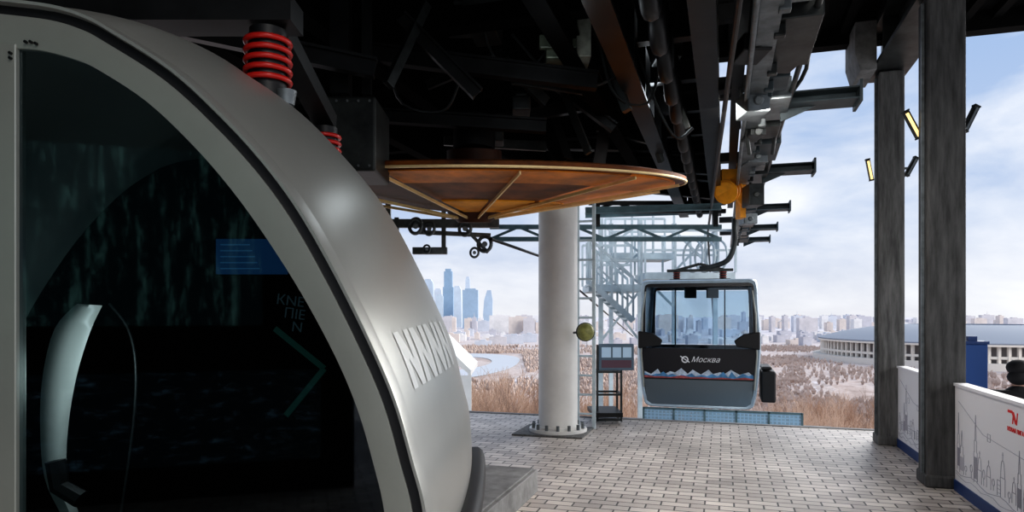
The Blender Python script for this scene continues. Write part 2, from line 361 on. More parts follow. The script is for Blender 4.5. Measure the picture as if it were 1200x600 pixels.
def cbox(m,x0,y0,x1,y1,D0,D1): 
    a=K(x0,y1,D0);b=K(x1,y0,D0); m.box((a[0],D0,a[2]),(b[0],D1,b[2]))
fr=M(C)
for x in (700,728): fr.beam((K(x,0,D)[0],D,.03),(K(x,0,D)[0],D,1.15),.03,.03); fr.beam((K(x,0,D)[0],D+.4,.03),(K(x,0,D)[0],D+.4,.75),.03,.03)
for z in (.05,.42,.75): 
    fr.beam((K(700,0,D)[0],D,z),(K(728,0,D)[0],D,z),.03,.03); fr.beam((K(700,0,D)[0],D+.4,z),(K(728,0,D)[0],D+.4,z),.03,.03)
    fr.beam((K(700,0,D)[0],D,z),(K(700,0,D)[0],D+.4,z),.03,.03); fr.beam((K(728,0,D)[0],D,z),(K(728,0,D)[0],D+.4,z),.03,.03)
scr=M(C); cbox(scr,702,403,743,434,D-.06,D+.02)
scps=[]
for xa,xb in ((705,716),(718,728),(730,740)):
    q_=M(C); cbox(q_,xa,407,xb,419,D-.065,D-.061); scps.append(P('display',q_,mat('disp',(.42,.55,.68),.3,emit=(.3,.45,.6),es=.2)))
scp2=M(C); cbox(scp2,705,422,740,431,D-.065,D-.061)
tray=M(C); cbox(tray,695,484,730,489,D-.25,D+.5)
thing('control_stand','small control stand with windowed display board beside the ladder','stand',[P('frame',fr,midsteel),P('board',scr,mat('board_blue',(.10,.16,.22),.4),b=.01),P('keypad',scp2,mat('disp2',(.12,.06,.09),.4)),P('tray',tray,darksteel)]+scps)
thing('boarding_step','low grey concrete step beside the cabin track','step',[P('b',M().box((-3.4,1.6,0),(-1.6,5.95,.2)).box((-3.35,1.65,.2),(-1.63,5.92,.215)),mat('step_grey',(.24,.24,.24),.75,var=.3,vs=5),b=.015)])
# ---------------------------------------------------------------- near gondola
d1=1.8
prof=[((-5,4),(17,55)),((60,12),(48,58)),((100,24),(85,68)),((130,40),(112,80)),((200,85),(170,118)),((260,140),(225,170)),((310,195),(270,222)),((350,250),(309,276)),((390,320),(351,342)),((430,400),(391,416)),((460,470),(418,480)),((480,540),(437,545)),((495,600),(450,603)),((505,700),(460,700)),((495,800),(445,780)),((460,880),(410,835)),((380,930),(340,865)),((150,945),(150,880)),((-5,945),(17,880))]
def cv(p): return ((p[0]-600)/F*d1, EH-(p[1]-HY)/F*d1)
xc=cv((-5,0))[0]
o1=cr([cv(p[0]) for p in prof],90); i1=cr([cv(p[1]) for p in prof],90)
O=o1+[(2*xc-x,z) for x,z in o1[-2:0:-1]]
I=i1+[(2*xc-x,z) for x,z in i1[-2:0:-1]]
n=len(O)
NRM=[]
for k in range(n):
    a=O[k-1];b=O[(k+1)%n]; t=Vector((b[0]-a[0],b[1]-a[1])).normalized(); nn=Vector((-t.y,t.x))
    c=Vector((O[k][0]-xc,O[k][1]-1.3))
    if nn.dot(c)<0: nn=-nn
    NRM.append(nn)
for _ in range(6): NRM=[(NRM[k-1]+NRM[k]*2+NRM[(k+1)%n]).normalized() for k in range(n)]
DEP=1.8
def surf(k,s,extra=0):
    k%=n
    b=.03+.165*max(0,NRM[k].y); o=b*math.sin(math.pi*min(max(s,0),1))**.8+extra
    return (O[k][0]+NRM[k].x*o, d1+DEP*s, O[k][1]+NRM[k].y*o)
shell=M(C).loft([[surf(k,s/24) for k in range(n)] for s in range(25)])
def off(k,o): return (O[k][0]+NRM[k].x*o,O[k][1]+NRM[k].y*o)
def rg2(d,o): return [(off(k,o)[0],d,off(k,o)[1]) for k in range(n)]
def faceframe(dd,sg):
    m=M(C)
    m.loft([rg2(dd+sg*.03,-.028),rg2(dd,-.026),rg2(dd,-.03),[(x,dd+sg*.008,z) for x,z in I],[(x,dd+sg*.03,z) for x,z in I]])
    return m
seal=M(C).loft([rg2(d1+.012,-.03),rg2(d1+.012,.001)])
seal2=M(C).loft([rg2(d1+DEP-.012,-.03),rg2(d1+DEP-.012,.001)])
lip=M(C).loft([rg2(d1,0),rg2(d1-.012,.003),rg2(d1-.013,.011),rg2(d1-.004,.014),rg2(d1+.05,.022)])
ff=faceframe(d1,1)
x0,z0=cv((-27,50));x1,z1=cv((17,884)); ml=M(C).box((x0,d1+.004,z1),(x1,d1+.045,z0))
fb=faceframe(d1+DEP,-1); ml2=M(C).box((x0,d1+DEP-.045,z1),(x1,d1+DEP-.004,z0))
def pane(d,side):
    h=i1 if side>0 else [(2*xc-x,z) for x,z in i1]
    return M(C).poly([(x,d,z) for x,z in h])
rivs=[]
for q in ((30,49),(36,49),(12,62),(12,68),(42,51)):
    a=cv(q); rivs.append(P('rivet',M(C).cyl((a[0],d1-.004,a[1]),(a[0],d1+.004,a[1]),.004,8),darksteel))
bk=min(range(91),key=lambda k:abs(O[k][1]-.86)+(0 if O[k][0]>xc else 9))
path=[surf(bk,s/20,.018) for s in range(6,21)]
bump=M(C).tube([Vector(p) for p in path],.05,10)
path=[(2*xc-p[0],p[1],p[2]) for p in path]; bump2=M(C).tube(path,.05,10)
dec=M(C)
ku=min(range(91),key=lambda k:abs(O[k][1]-cv((0,405))[1])+(0 if O[k][0]>xc else 9)); kv=ku+5.0
def dq(s0,s1,ka,kb,s2=None,s3=None):
    for j in range(6):
        t0,t1=j/6,(j+1)/6; s2_=s0 if s2 is None else s2; s3_=s1 if s3 is None else s3
        def pt(s,t):
            kk=ka+(kb-ka)*t; k0=int(math.floor(kk)); fr_=kk-k0; A=Vector(surf(k0,s,.0018));B=Vector(surf(k0+1,s,.0018)); return A.lerp(B,fr_)
        l=lambda a,b,t:a+(b-a)*t
        dec.poly([pt(l(s0,s2_,t0),t0),pt(l(s1,s3_,t0),t0),pt(l(s1,s3_,t1),t1),pt(l(s0,s2_,t1),t1)])
s=.10
for q in range(4):
    w=.04*(1+.2*q)
    dq(s,s+w*.6,ku,kv); dq(s+w*1.3,s+w*1.9,ku,kv); dq(s,s+w*.6,ku,kv,s+w*1.3,s+w*1.9); s+=w*2.15
seat=M(C)  # another cabin's reflection in the glass, modelled as a solid pale band
sp=cr([(90,356),(64,385),(50,440),(47,500),(52,560),(70,600)],20); sp2=cr([(120,358),(106,388),(90,440),(80,500),(79,555),(92,600)],20)
dd=2.3
seat.loft([[K(a[0],a[1],dd) for a in sp],[K((a[0]+b[0])/2,(a[1]+b[1])/2,dd-.03) for a,b in zip(sp,sp2)],[K(a[0],a[1],dd) for a in sp2],[K(a[0],a[1],dd+.05) for a in sp2],[K(a[0],a[1],dd+.06) for a in sp]],closed=False,loop=True)  # seat here is the reflected pale band, not a seat
bench=M(C).box((xc-.8,2.45,.62),(xc+.8,2.85,.7)).box((xc-.8,2.5,.36),(xc+.8,2.55,.62))
dark=M(C).prism([(x,3.1,z) for x,z in I],(0,.03,0))  # added black sheet that hides the sky behind the cabin
pole=M(C).tube(cr([K(128,356,2.4),K(150,385,2.4),K(159,430,2.4),K(156,500,2.4),K(142,600,2.4)],16),.005)
pole2=M(C).tube([K(65,540,2.2),K(70,570,2.2),K(95,585,2.2)],.03)
scrn_refl=M(C); cbox(scrn_refl,253,280,334,321,2.35,2.38)  # reflected blue screen, built as a dimly glowing box behind the glass
rows=[]
for j in range(5):
    rw=M(C); cbox(rw,258,286+j*7,292+ (j*37)%34,287.2+j*7,2.345,2.349); rows.append(P('screen_reflection_row',rw,mat('scr_refl_t%d'%j,(.03,.09,.16),.3,emit=(.05,.18,.35),es=.35)))
chev=M(C)  # green chevron reflection, built as flat strips behind the glass
chev.beam(K(322,385,1.9),K(380,432,1.9),.016,.004,up=(0,1,0)); chev.beam(K(380,432,1.9),K(335,487,1.9),.016,.004,up=(0,1,0))
lt=M(C)  # reflected lettering, built as solid text behind the glass
for j,tx in enumerate(('КNE','ПIE','N')):
    o=K(323+j*9,356+j*16,1.88); lt.text(tx,.04,o,(1,0,-.12),(.12,0,1),.001)
lt2=mat('reflection_grey',(.05,.06,.065),.6,emit=(.25,.38,.45),es=.05)
spr=[];hang=M(C)
def spring(c,r,z0,z1,dn=.12):
    core=M(C).cyl((c[0],c[1],z0-dn),(c[0],c[1],z1+.03),r*.72,20)
    kids=[]
    nn=5
    for q in range(nn):
        kids.append(P('ring',M(C).torus((c[0],c[1],z0+(z1-z0)*(q+.5)/nn),r*.85,(z1-z0)/nn*.30),red,s=60))
    spr.append(P('damper',core,rubber,s=40,kids=kids))
spring((-.965,2.7),.098,2.50,2.69); spring((-.945,3.45),.085,2.34,2.51)
spring((2*xc+.965,2.7),.095,2.56,2.70,.02)
hang.box((-1.9,2.62,2.73),(-.85,2.78,2.83)); hang.beam((-.97,2.7,2.8),(-.95,3.5,2.58),.1,.08)
hang.tube([(xc,2.7,2.8),(xc,2.7,3.0),(xc,2.7,3.38)],.06,12)
cup=M(C).cyl((-.885,2.68,2.42),(-.885,2.68,2.475),.03,16,.04)
thing('gondola_cabin','silver rounded cableway cabin with large dark tinted windows','gondola cabin',[
 P('shell',shell,silver,s=50,kids=[P('lettering',dec,greyink,s=60,label='faded white letters on the silver shell')]),
 P('window_frame',ff,frame_silver,s=35,kids=rivs),P('mullion',ml,frame_silver,b=.003),P('window_frame',fb,frame_silver,s=35),P('mullion',ml2,frame_silver),
 P('seal',seal,rubber),P('seal',seal2,rubber),P('trim_lip',lip,silver,s=50),P('window',pane(d1+.018,1),dglass,kids=[P('chevron_reflection',chev,mat('reflection_green',(.008,.05,.04),.5,emit=(.02,.14,.1),es=.1)),P('lettering',lt,lt2)]),P('window',pane(d1+.018,-1),dglass),  # lettering here is the reflected text, built behind the glass
 P('window',pane(d1+DEP-.025,1),dglass),P('window',pane(d1+DEP-.025,-1),dglass),
 P('bumper',bump,rubber,s=50),P('bumper',bump2,rubber,s=50),P('arc_reflection',seat,mat('reflection_pale',(.62,.62,.59),.35),s=80),P('bench',bench,darksteel),P('rear_blocker',dark,blacksteel),
 P('grab_pole',pole,midsteel,s=60),P('grab_pole',pole2,rubber),P('screen_reflection',scrn_refl,mat('scr',(.004,.015,.035),.3,emit=(.015,.075,.20),es=.35),kids=rows),
 P('hanger_frame',hang,darksteel,s=40),P('cup',cup,galv,s=40)]+spr)
# ---------------------------------------------------------------- bullwheel (pitched)
R=1.96; wc=Vector(C((-.358,6.5,EH+1.243)))
fwd=Vector(C((0,1,0))); rgt=Vector(C((1,0,0))); nup=Vector((0,0,1))-fwd*.12; nup.normalize(); fw=(fwd+Vector((0,0,.12))).normalized()
def WH(r,a,h): return wc+(rgt*math.cos(a)+fw*math.sin(a))*r+nup*h
rim=M(); N=96
rim.loft([[WH(r,2*math.pi*k/N,h) for k in range(N)] for r,h in ((R,-.022),(R,.015),(R-.06,.03),(R-.14,.03),(R-.12,-.02))],True,True)
lipm=M().loft([[WH(r,2*math.pi*k/N,h) for k in range(N)] for r,h in ((R+.006,-.025),(R+.006,-.012),(R-.012,-.02),(R-.012,-.03))],True,True)
hub=M().loft([[WH(r,2*math.pi*k/40,h) for k in range(40)] for r,h in ((.02,-.37),(.16,-.37),(.2,-.32),(.26,-.28),(.26,.3),(.02,.3))])
NS=12
parts=[P('rim',rim,orangemid,s=40),P('lip',lipm,rimm,s=40),P('hub',hub,orangedark,s=40)]
for k in range(NS):
    a=2*math.pi*(k+.42)/NS
    s_=M(); s_.beam(WH(.2,a,-.325),WH(1.9,a,-.055),.012,.024,w2=.012); parts.append(P('spoke',s_,rimm))
    a2=a+2*math.pi/NS; w=M()
    w.loft([[WH(r,a+(a2-a)*j/8,h) for j in range(9)] for r,h in ((.24,-.27),(.9,-.185),(1.86,-.03),(1.86,-.01),(.9,-.165),(.24,-.25))],False,True)
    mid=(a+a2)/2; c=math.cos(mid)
    parts.append(P('web',w,orangelit if c>.6 else (orangemid if c>-.1 else orangedark),s=40,label='orange sheet web between spokes, painted brighter on the lit side'))  # light put into the paint: webs go from dark left to bright right
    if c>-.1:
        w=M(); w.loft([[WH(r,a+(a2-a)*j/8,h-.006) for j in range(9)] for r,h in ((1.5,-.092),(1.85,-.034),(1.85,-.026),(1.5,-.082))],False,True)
        parts.append(P('rim_glow',w,orangelit,s=40,label='golden glow painted along the rim'))  # golden glow laid on as a band, bright side only
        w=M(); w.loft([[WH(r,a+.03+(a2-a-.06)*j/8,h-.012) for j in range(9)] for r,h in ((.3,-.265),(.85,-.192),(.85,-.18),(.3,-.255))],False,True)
        parts.append(P('hub_glow',w,orange,s=40,label='bright orange glow painted near the hub'))  # glow near the hub laid on as plates, bright side only
axle=M().cyl(wc+nup*.3,(wc.x,wc.y,3.45),.2,24)
parts.append(P('axle',axle,darksteel,s=40))
thing('bullwheel','large orange-brown cableway bullwheel with radial spokes','bullwheel',parts)
# ---------------------------------------------------------------- overhead machinery
dk=M().box((-8.9,1.5,3.95),(-.78,9.3,4.05))
for y in (2.5,3.6,4.7,5.8,6.9,8.0,9.1): dk.ibeam((-8.8,y,3.82),(-.8,y,3.82),.14,.26,.02)
for x in (-6.5,-5,-3.5,-2.6,-1.1): dk.ibeam((x,1.6,3.6),(x,9.3,3.6),.14,.2,.02)
thing('machinery_deck','black steel machinery deck under the roof','steel deck',[P('d',dk,blacksteel)])
def steel(name,label,fn,ma=darksteel,b=0,cat='steel beam',group=None):
    m=M(); fn(m); return thing(name,label,cat,[P('p',m,ma,b=b)],group=group)
for x in (-.69,-.12):
    def g(m,x=x):
        m.ibeam((x,1.0,3.6),(x,12.9,3.6),.16,.46,.03)
        for k in range(16): m.box((x-.075,1.2+k*.75,3.4),(x+.075,1.22+k*.75,3.8))
    steel('main_girder','long dark steel girder carrying the cabin conveyor',g,darksteel,group='main girders')
for k in range(13):
    steel('cross_member','dark cross member between the main girders',lambda m:m.ibeam((-.61,1.4+k*.93,3.7),(-.2,1.4+k*.93,3.7),.1,.2),darksteel,group='cross members')
for k in range(20):
    y=1.7+k*.56; t=M().torus((-.4,y,3.5),.17,.055,(1,0,0),20,8); h=M().cyl((-.45,y,3.5),(-.35,y,3.5),.12,14)
    thing('conveyor_tyre','black drive tyre between the girders','tyre',[P('tyre',t,rubber,s=60),P('wheel_hub',h,galv if k%3==0 else darksteel)],group='conveyor tyres')
thing('upper_deck','black steel cover plate above the conveyor','steel deck',[P('d',M().box((-.77,1.0,3.86),(-.04,12.9,3.9)),blacksteel)])
greensteel=mat('green_steel',(.17,.20,.15),.45,.3,var=.5,vs=5)
b1=M(C); cbox(b1,640,-30,672,68,5.2,5.5); cbox(b1,632,40,684,56,5.15,5.2)
thing('drive_bracket','grey-green steel box bracket hanging from the deck','bracket',[P('p',b1,greensteel,b=.01)])
b1=M(C); cbox(b1,676,-30,693,66,5.1,5.4)
thing('hanger_plate','pale steel hanger plate under the deck','bracket',[P('p',b1,mat('pale_steel',(.3,.31,.26),.5,.3,var=.4),b=.006)])
b1=M(C); b1.beam(K(548,-10,5.0),K(574,44,5.6),.22,.16); cbox(b1,540,-20,590,-2,4.9,5.1)
thing('box_section','grey-green steel box section under the deck','bracket',[P('p',b1,midsteel,b=.01)])
b1=M(C); cbox(b1,362,112,440,200,4.3,4.8)
bo=[]
for k in range(6): 
    for yy in (118,194): bo.append(P('bolt',M(C).cyl(K(368+13*k,yy,4.3),K(368+13*k,yy,4.27),.009,6),midsteel))
b3=M(C); b3.beam(K(400,60,4.55),K(400,112,4.55),.12,.12); b3.beam(K(430,-60,4.55),K(430,112,4.55),.06,.06); b3.beam(K(400,-40,4.55),K(400,60,4.55),.12,.12)
thing('gear_housing','dark grey bolted steel housing hung from the deck','housing',[P('case',b1,mat('housing_steel',(.026,.028,.025),.45,.4,var=.6,vs=5),b=.015),P('hanger',b3,darksteel)]+bo)
rr=random.Random(11)
specs=[((440,135),(640,148),6.0,.1,.12),((420,60),(700,95),5.2,.09,.14),((540,150),(700,120),6.6,.1,.12),((470,20),(560,110),5.0,.07,.1),((560,30),(720,150),6.5,.08,.1),((600,165),(830,170),8.5,.12,.2),((640,185),(840,205),9.5,.12,.2),((200,30),(440,80),4.2,.08,.12),((500,100),(690,20),6.0,.06,.08),((720,90),(700,200),7.8,.14,.14),((640,130),(660,190),7.3,.16,.16),((700,215),(842,228),10.6,.1,.16),((700,190),(842,196),9.0,.1,.2)]
for a,b,D,w,h in specs:
    m=M(C); m.ibeam(K(a[0],a[1],D),K(b[0],b[1],D+rr.uniform(-.2,.3)),w,h,.018)
    thing('steel_brace','dark steel brace under the machinery deck','steel beam',[P('p',m,darksteel)],group='steel braces under the deck')
specs=[((455,100),(500,5),4.8,.05,.07),((590,70),(640,120),5.9,.05,.1),((690,10),(735,130),5.6,.07,.07),((735,60),(775,190),7.2,.06,.06),((600,95),(700,110),5.8,.04,.06),((520,165),(640,172),7.4,.06,.1),((700,150),(760,165),7.9,.06,.08),((760,20),(806,150),6.2,.04,.05),((650,80),(690,180),6.6,.05,.07)]
for a,b,D,w,h in specs:
    m=M(C); m.beam(K(a[0],a[1],D),K(b[0],b[1],D+rr.uniform(-.2,.4)),w,h)
    thing('steel_brace','grey steel brace under the deck, coloured lighter as a highlight','steel beam',[P('p',m,midsteel,b=.004)],group='steel braces under the deck')  # lighter steel colour stands in for highlights among the dark braces
for (x0,y0,x1,y1,D,ma) in ((700,95,728,120,7.0,galv),(748,125,762,150,8.0,palegalv),(600,112,622,128,6.2,midsteel),(575,150,590,165,6.9,midsteel),(770,40,800,66,5.6,midsteel),(720,10,744,36,5.0,midsteel),(522,12,552,30,5.2,midsteel),(735,180,760,196,9.2,midsteel)):
    m=M(C); cbox(m,x0,y0,x1,y1,D,D+.25); cbox(m,x0+4,y0-5,x1-4,y0,D+.03,D+.2)
    thing('junction_box','small grey steel junction box under the deck','box',[P('p',m,ma,b=.012)],group='junction boxes')
for a in (((560,-5),(575,60),(610,90),(640,60)),((700,40),(720,110),(760,120),(775,60)),((452,60),(470,120),(520,130),(540,90)),((250,10),(300,30),(360,20),(400,-20)),((600,40),(660,100),(720,90),(740,40)),((730,10),(760,100),(790,160),(812,150))):
    m=M(C); m.tube(cr([K(p[0],p[1],5.4) for p in a],14),.012,6)
    thing('hanging_cable','loose dark cable hanging under the deck','cable',[P('p',m,midsteel,s=60)],group='loose cables')
def rail(x,z,w,h,y0,y1,ma=midsteel):
    m=M(); m.ibeam((x,y0,z),(x,y1,z),w,h,.02); 
    thing('guide_rail','grey steel guide rail running out of the station','rail',[P('p',m,ma)],group='guide rails')
rail(.27,3.5,.13,.2,3.2,19.4,galv); rail(.47,3.62,.08,.14,2.5,19.3,midsteel); rail(.12,3.75,.1,.16,2.5,14,darksteel)
for x,z,r,ma in ((.38,3.72,.035,galv),(.56,3.52,.022,midsteel),(.18,3.38,.02,galv)):
    m=M().cyl((x,3.0,z),(x,19,z),r,10)
    thing('service_pipe','grey service pipe running along the guide rail','pipe',[P('p',m,ma,s=40)],group='service pipes')
y=3.9; k=0
while y<19:
    L_=(.5,.9,.35,.7)[k%4]; hh=(.16,.22,.12,.19)[k%4]
    m=M().box((.34,y,3.46),(.34+(.2,.26,.16,.22)[k%4],y+L_,3.46+hh)).box((.31,y+.05,3.38),(.38,y+.12,3.46)).box((.31,y+L_-.12,3.38),(.38,y+L_-.05,3.46))
    thing('rail_housing','grey steel equipment housing on the guide rail','housing',[P('p',m,(galv,midsteel,finsteel)[k%3],b=.008)],group='equipment housings on the guide rail')
    y+=L_+.22; k+=1
for i,y in enumerate((3.5,6.64,9.79,13.3,16.3,18.9)):
    m=M().ibeam((.5,y+.15,3.56),(1.14,y+.15,3.56),.3,.11,.015); m.prism([(.5,y+.13,3.38),(.8,y+.13,3.5),(.5,y+.13,3.5)],(0,.03,0)); m.box((.3,y-.03,3.62),(.62,y+.28,3.68))
    e=M().box((1.14,y-.03,3.47),(1.165,y+.33,3.66))
    x=M().box((-.1,y+.05,3.7),(.5,y+.2,3.82))
    thing('rail_bracket','dark blue-grey cantilever bracket sticking out of the guide rail','bracket',[P('arm',m,finsteel,b=.003),P('end_plate',e,finsteel),P('crossbar',x,darksteel)],group='cantilever brackets')
for (x0,y0,x1,y1,D,ma) in ((872,38,906,58,4.6,darksteel),(876,104,903,130,5.6,galv),(880,150,898,158,6.6,midsteel),(877,175,900,190,8,galv),(878,215,896,240,9,midsteel),(905,38,944,70,5.0,midsteel),(872,250,888,262,12,galv)):
    m=M(C); cbox(m,x0,y0,x1,y1,D,D+.3); m.cyl(K((x0+x1)/2,(y0+y1)/2,D-.03),K((x0+x1)/2,(y0+y1)/2,D),.04,12)
    thing('rail_clamp','steel clamp box on the guide rail','clamp',[P('p',m,ma,b=.012)],group='clamp boxes on the guide rail')
for a in (((915,-10),(940,30),(945,80),(915,130),(905,180)),((868,0),(862,60),(870,120),(878,180)),((925,0),(930,60),(910,110))):
    m=M(C); m.tube(cr([K(p[0],p[1],5.4+i*.5) for i,p in enumerate(a)],16),.02,8)
    thing('conduit','curved dark conduit along the guide rail','conduit',[P('p',m,midsteel,s=60)],group='conduits along the rail')
for y in (4,6.3,8.6):
    m=M().box((.1,y,3.84),(.2,y+.12,4.85)).box((-.75,y,4.2),(.2,y+.12,4.34))
    thing('rail_hanger','dark steel post hanging the rails from the roof','steel post',[P('p',m,darksteel)],group='rail hangers')
mo=M(C); mo.cyl(K(850,225,9.4),K(868,215,9.8),.14,20); cbox(mo,846,198,868,212,9.4,9.7)
mf=M(C); 
for k in range(5): mf.cyl(K(850+k*3,225-k*1.6,9.4+k*.07),K(851+k*3,224.6-k*1.6,9.42+k*.07),.17,20)
hk=M(C).beam(K(868,190,9.6),K(868,256,9.6),.08,.2).beam(K(845,206,9.5),K(872,240,9.5),.08,.08)
thing('drive_motor','orange drive motor bolted beside the guide rail','motor',[P('body',mo,yellow,s=40,b=.005),P('fins',mf,orange,s=40),P('bracket',hk,yellow)])
def truss(px0,px1,py,D,h,ma,label):
    m=M(C); a=K(px0,py,D);b=K(px1,py,D); hh=h
    m.beam(a,b,.08,.07); m.beam((a[0],a[1],a[2]-hh),(b[0],b[1],b[2]-hh),.08,.07)
    nseg=max(3,int((b[0]-a[0])/.45)); 
    for k in range(nseg):
        xa=a[0]+(b[0]-a[0])*k/nseg; xb=a[0]+(b[0]-a[0])*(k+1)/nseg
        m.beam((xa,D,a[2]-(0 if k%2 else hh)),(xb,D,a[2]-(hh if k%2 else 0)),.04,.04)
    thing('cross_truss',label,'truss',[P('p',m,ma)],group='cross trusses')
truss(574,845,266,11.2,.2,bluesteel,'blue-grey lattice cross truss above the platform edge')
truss(690,850,238,11.8,.14,darksteel,'dark lattice cross truss above the platform edge')
for y,d in ((252,12.3),(247,10.6)):
    m=M(C).ibeam(K(686,y,d),K(845,y-5,d),.08,.1)
    thing('steel_brace','grey steel cross brace above the platform edge','steel beam',[P('p',m,bluesteel)],group='steel braces under the deck')
for pxx,D,yt,yb in ((700,11.2,240,266),(838,11.2,225,266),(580,11.2,240,266)):
    m=M(C).beam(K(pxx,yt-60,D),K(pxx,yb,D),.08,.08)
    thing('truss_hanger','dark hanger post of the cross truss','post',[P('p',m,darksteel)],group='truss hangers')
m=M(C).beam(K(455,262,8.2),K(585,262,8.2),.08,.1).beam(K(465,255,8.2),K(465,288,8.2),.05,.05).beam(K(520,240,8.2),K(520,290,8.2),.05,.05).beam(K(484,294,8.2),K(524,294,8.2),.1,.08).beam(K(560,220,8.2),K(560,262,8.2),.06,.06).beam(K(455,200,8.2),K(455,262,8.2),.06,.06).beam(K(490,272,8.2),K(575,276,8.2),.05,.05).beam(K(540,262,8.2),K(572,296,8.2),.04,.04)
sh=[]
for x,y,r in ((487,265,.11),(503,268,.09),(545,268,.10),(568,286,.11),(556,296,.07),(500,292,.06)):
    w_=M(C).torus(K(x,y,8.1),r*.8,r*.2,(0.5,1,0),20,8).cyl(K(x,y,8.05),K(x,y,8.2),r*.3,14); sh.append(P('sheave',w_,galv,s=50))
thing('sheave_assembly','grey rope sheaves hanging on a steel arm','sheaves',[P('arm',m,galv)]+sh)
m=M(C).tube([K(575,280,7.9),K(632,300,9.9),K(742,394,28)],.02,8)
thing('haul_rope','dark steel haul rope leaving the station','rope',[P('p',m,darksteel)],group='ropes')
m=M().tube([(.12,3,3.35),(-.3,14,3.2),(-.35,40,-2)],.02,8)
thing('haul_rope','dark steel haul rope above the far cabin','rope',[P('p',m,darksteel)],group='ropes')
# ---------------------------------------------------------------- far gondola (station aligned)
gx,gy=-.43,12.4
gp=[(0,2.2),(.7,2.2),(.92,2.19),(.975,2.1),(.99,1.8),(1.03,1.2),(1.03,.9),(.99,.4),(.94,.08),(.88,-.02),(.7,-.05),(0,-.05)]
gh=cr(gp,44); G=gh+[(-x,z) for x,z in gh[-2:0:-1]]
def gsc(sx,x,z): return (x*sx,1.07+(z-1.07)*sx)
def gring(y,sc): return [(gx+gsc(sc,x,z)[0],gy+y,gsc(sc,x,z)[1]) for x,z in G]
gs=M().loft([gring(.02,.945),gring(-.03,.948),gring(-.04,.985),gring(0,1),gring(.1,1.01),gring(.9,1.03),gring(1.8,1.01),gring(1.94,.985),gring(1.94,.945),gring(1.88,.945)])
def win(y0,y1):
    fr=M()
    outer=[gsc(.955,x,z) for x,z in G]
    inn=[(max(-.91,min(.91,x*.915)),max(.98,min(2.08,1.07+(z-1.07)*.94))) for x,z in G]
    fr.loft([[(gx+x,gy+y0,z) for x,z in outer],[(gx+x,gy+y0,z) for x,z in inn],[(gx+x,gy+y1,z) for x,z in inn],[(gx+x,gy+y1,z) for x,z in outer]],True,True)
    return fr
gl=M().box((gx-.9,gy+.01,1.0),(gx+.9,gy+.02,2.06)); gl2=M().box((gx-.9,gy+1.88,1.0),(gx+.9,gy+1.89,2.06))
lp=M().prism([(gx-.95,gy-.03,1.0),(gx+.95,gy-.03,1.0),(gx+.93,gy-.03,.47),(gx-.93,gy-.03,.47)],(0,.02,0))
sp=M().prism([(gx-.93,gy-.035,.45),(gx+.93,gy-.035,.45),(gx+.88,gy-.035,.06),(gx+.8,gy-.035,0),(gx-.8,gy-.035,0),(gx-.88,gy-.035,.06)],(0,.025,0))
def ridge(seed,base,amp,yy,st=(.05,.1)):
    rr=random.Random(seed); pts=[]; xx=gx-.92
    up=True
    while xx<gx+.92:
        pts.append((xx,base+(amp*rr.uniform(.45,1) if up else amp*rr.uniform(.2,.5)))); up=not up; xx+=rr.uniform(*st)
    pts.append((gx+.92,base+amp*.3))
    m=M()
    for (xa,za),(xb,zb) in zip(pts,pts[1:]): m.poly([(xa,yy,base),(xb,yy,base),(xb,yy,zb),(xa,yy,za)])
    return m
m_w=ridge(3,.475,.19,gy-.036,(.07,.15))
m_b=ridge(8,.473,.135,gy-.042,(.05,.11))
m_r=ridge(12,.471,.06,gy-.048,(.12,.2))
tx=M().text('Москва',.13,(gx-.12,gy-.035,.76),(1,0,0),(0,0,1),.003,shear=.4)
rg=M().torus((gx-.22,gy-.036,.80),.05,.011,(0,1,0),16,6).beam((gx-.3,gy-.036,.86),(gx-.14,gy-.036,.75),.018,.003,up=(0,1,0))
bmp=[]
for s in (-1,1):
    b_=M().prism([(gx+s*1.02,gy-.05,1.30),(gx+s*.76,gy-.05,1.26),(gx+s*.60,gy-.05,1.14),(gx+s*.64,gy-.05,1.04),(gx+s*1.02,gy-.05,.99)],(0,-.12,0)); bmp.append(P('bumper',b_,rubber,b=.02))
st_=[P('seat',M().box((gx-.8,gy+.3,.45),(gx+.8,gy+.7,.52)),rubber),P('seat',M().box((gx-.8,gy+1.3,.45),(gx+.8,gy+1.75,.52)).box((gx-.8,gy+1.72,.5),(gx+.8,gy+1.8,.86)),rubber)]
bars=[P('pole',M().cyl((gx+q,gy+.95,.0),(gx+q,gy+.95,2.1),.012,8),darksteel) for q in (-.45,.45)]+[P('speaker_box',M().box((gx+q,gy+.9,1.9),(gx+q+.22,gy+1,2.1)),darksteel,b=.01) for q in (-.28,.12)]
roofb=M().box((gx-.55,gy+.85,2.2),(gx+.55,gy+.95,2.26)).beam((gx-.6,gy+.9,2.42),(gx+.6,gy+.9,2.42),.08,.05).beam((gx-.45,gy+.9,2.42),(gx,gy+.9,2.54),.05,.05).beam((gx+.45,gy+.9,2.42),(gx,gy+.9,2.54),.05,.05)
roofb.tube(cr([(gx,gy+.9,2.45),(gx+.2,gy+.9,2.48),(gx+.5,gy+.9,2.6),(gx+.62,gy+.9,2.9),(gx+.62,gy+.9,3.2),(gx+.62,gy+.9,3.38)],20),.05,10)
ds=[]
for s in (-1,1):
    c_=M().cyl((gx+s*.42,gy+.9,2.24),(gx+s*.42,gy+.9,2.41),.06,14); ks=[P('ring',M().torus((gx+s*.42,gy+.9,2.29+.045*q),.062,.009),darkred,s=60) for q in range(3)]; ds.append(P('damper',c_,rubber,kids=ks))
rack=M().box((gx+1.06,gy+.3,.05),(gx+1.3,gy+1.1,.6)).box((gx+1.06,gy+.3,.62),(gx+1.24,gy+1.1,.68))
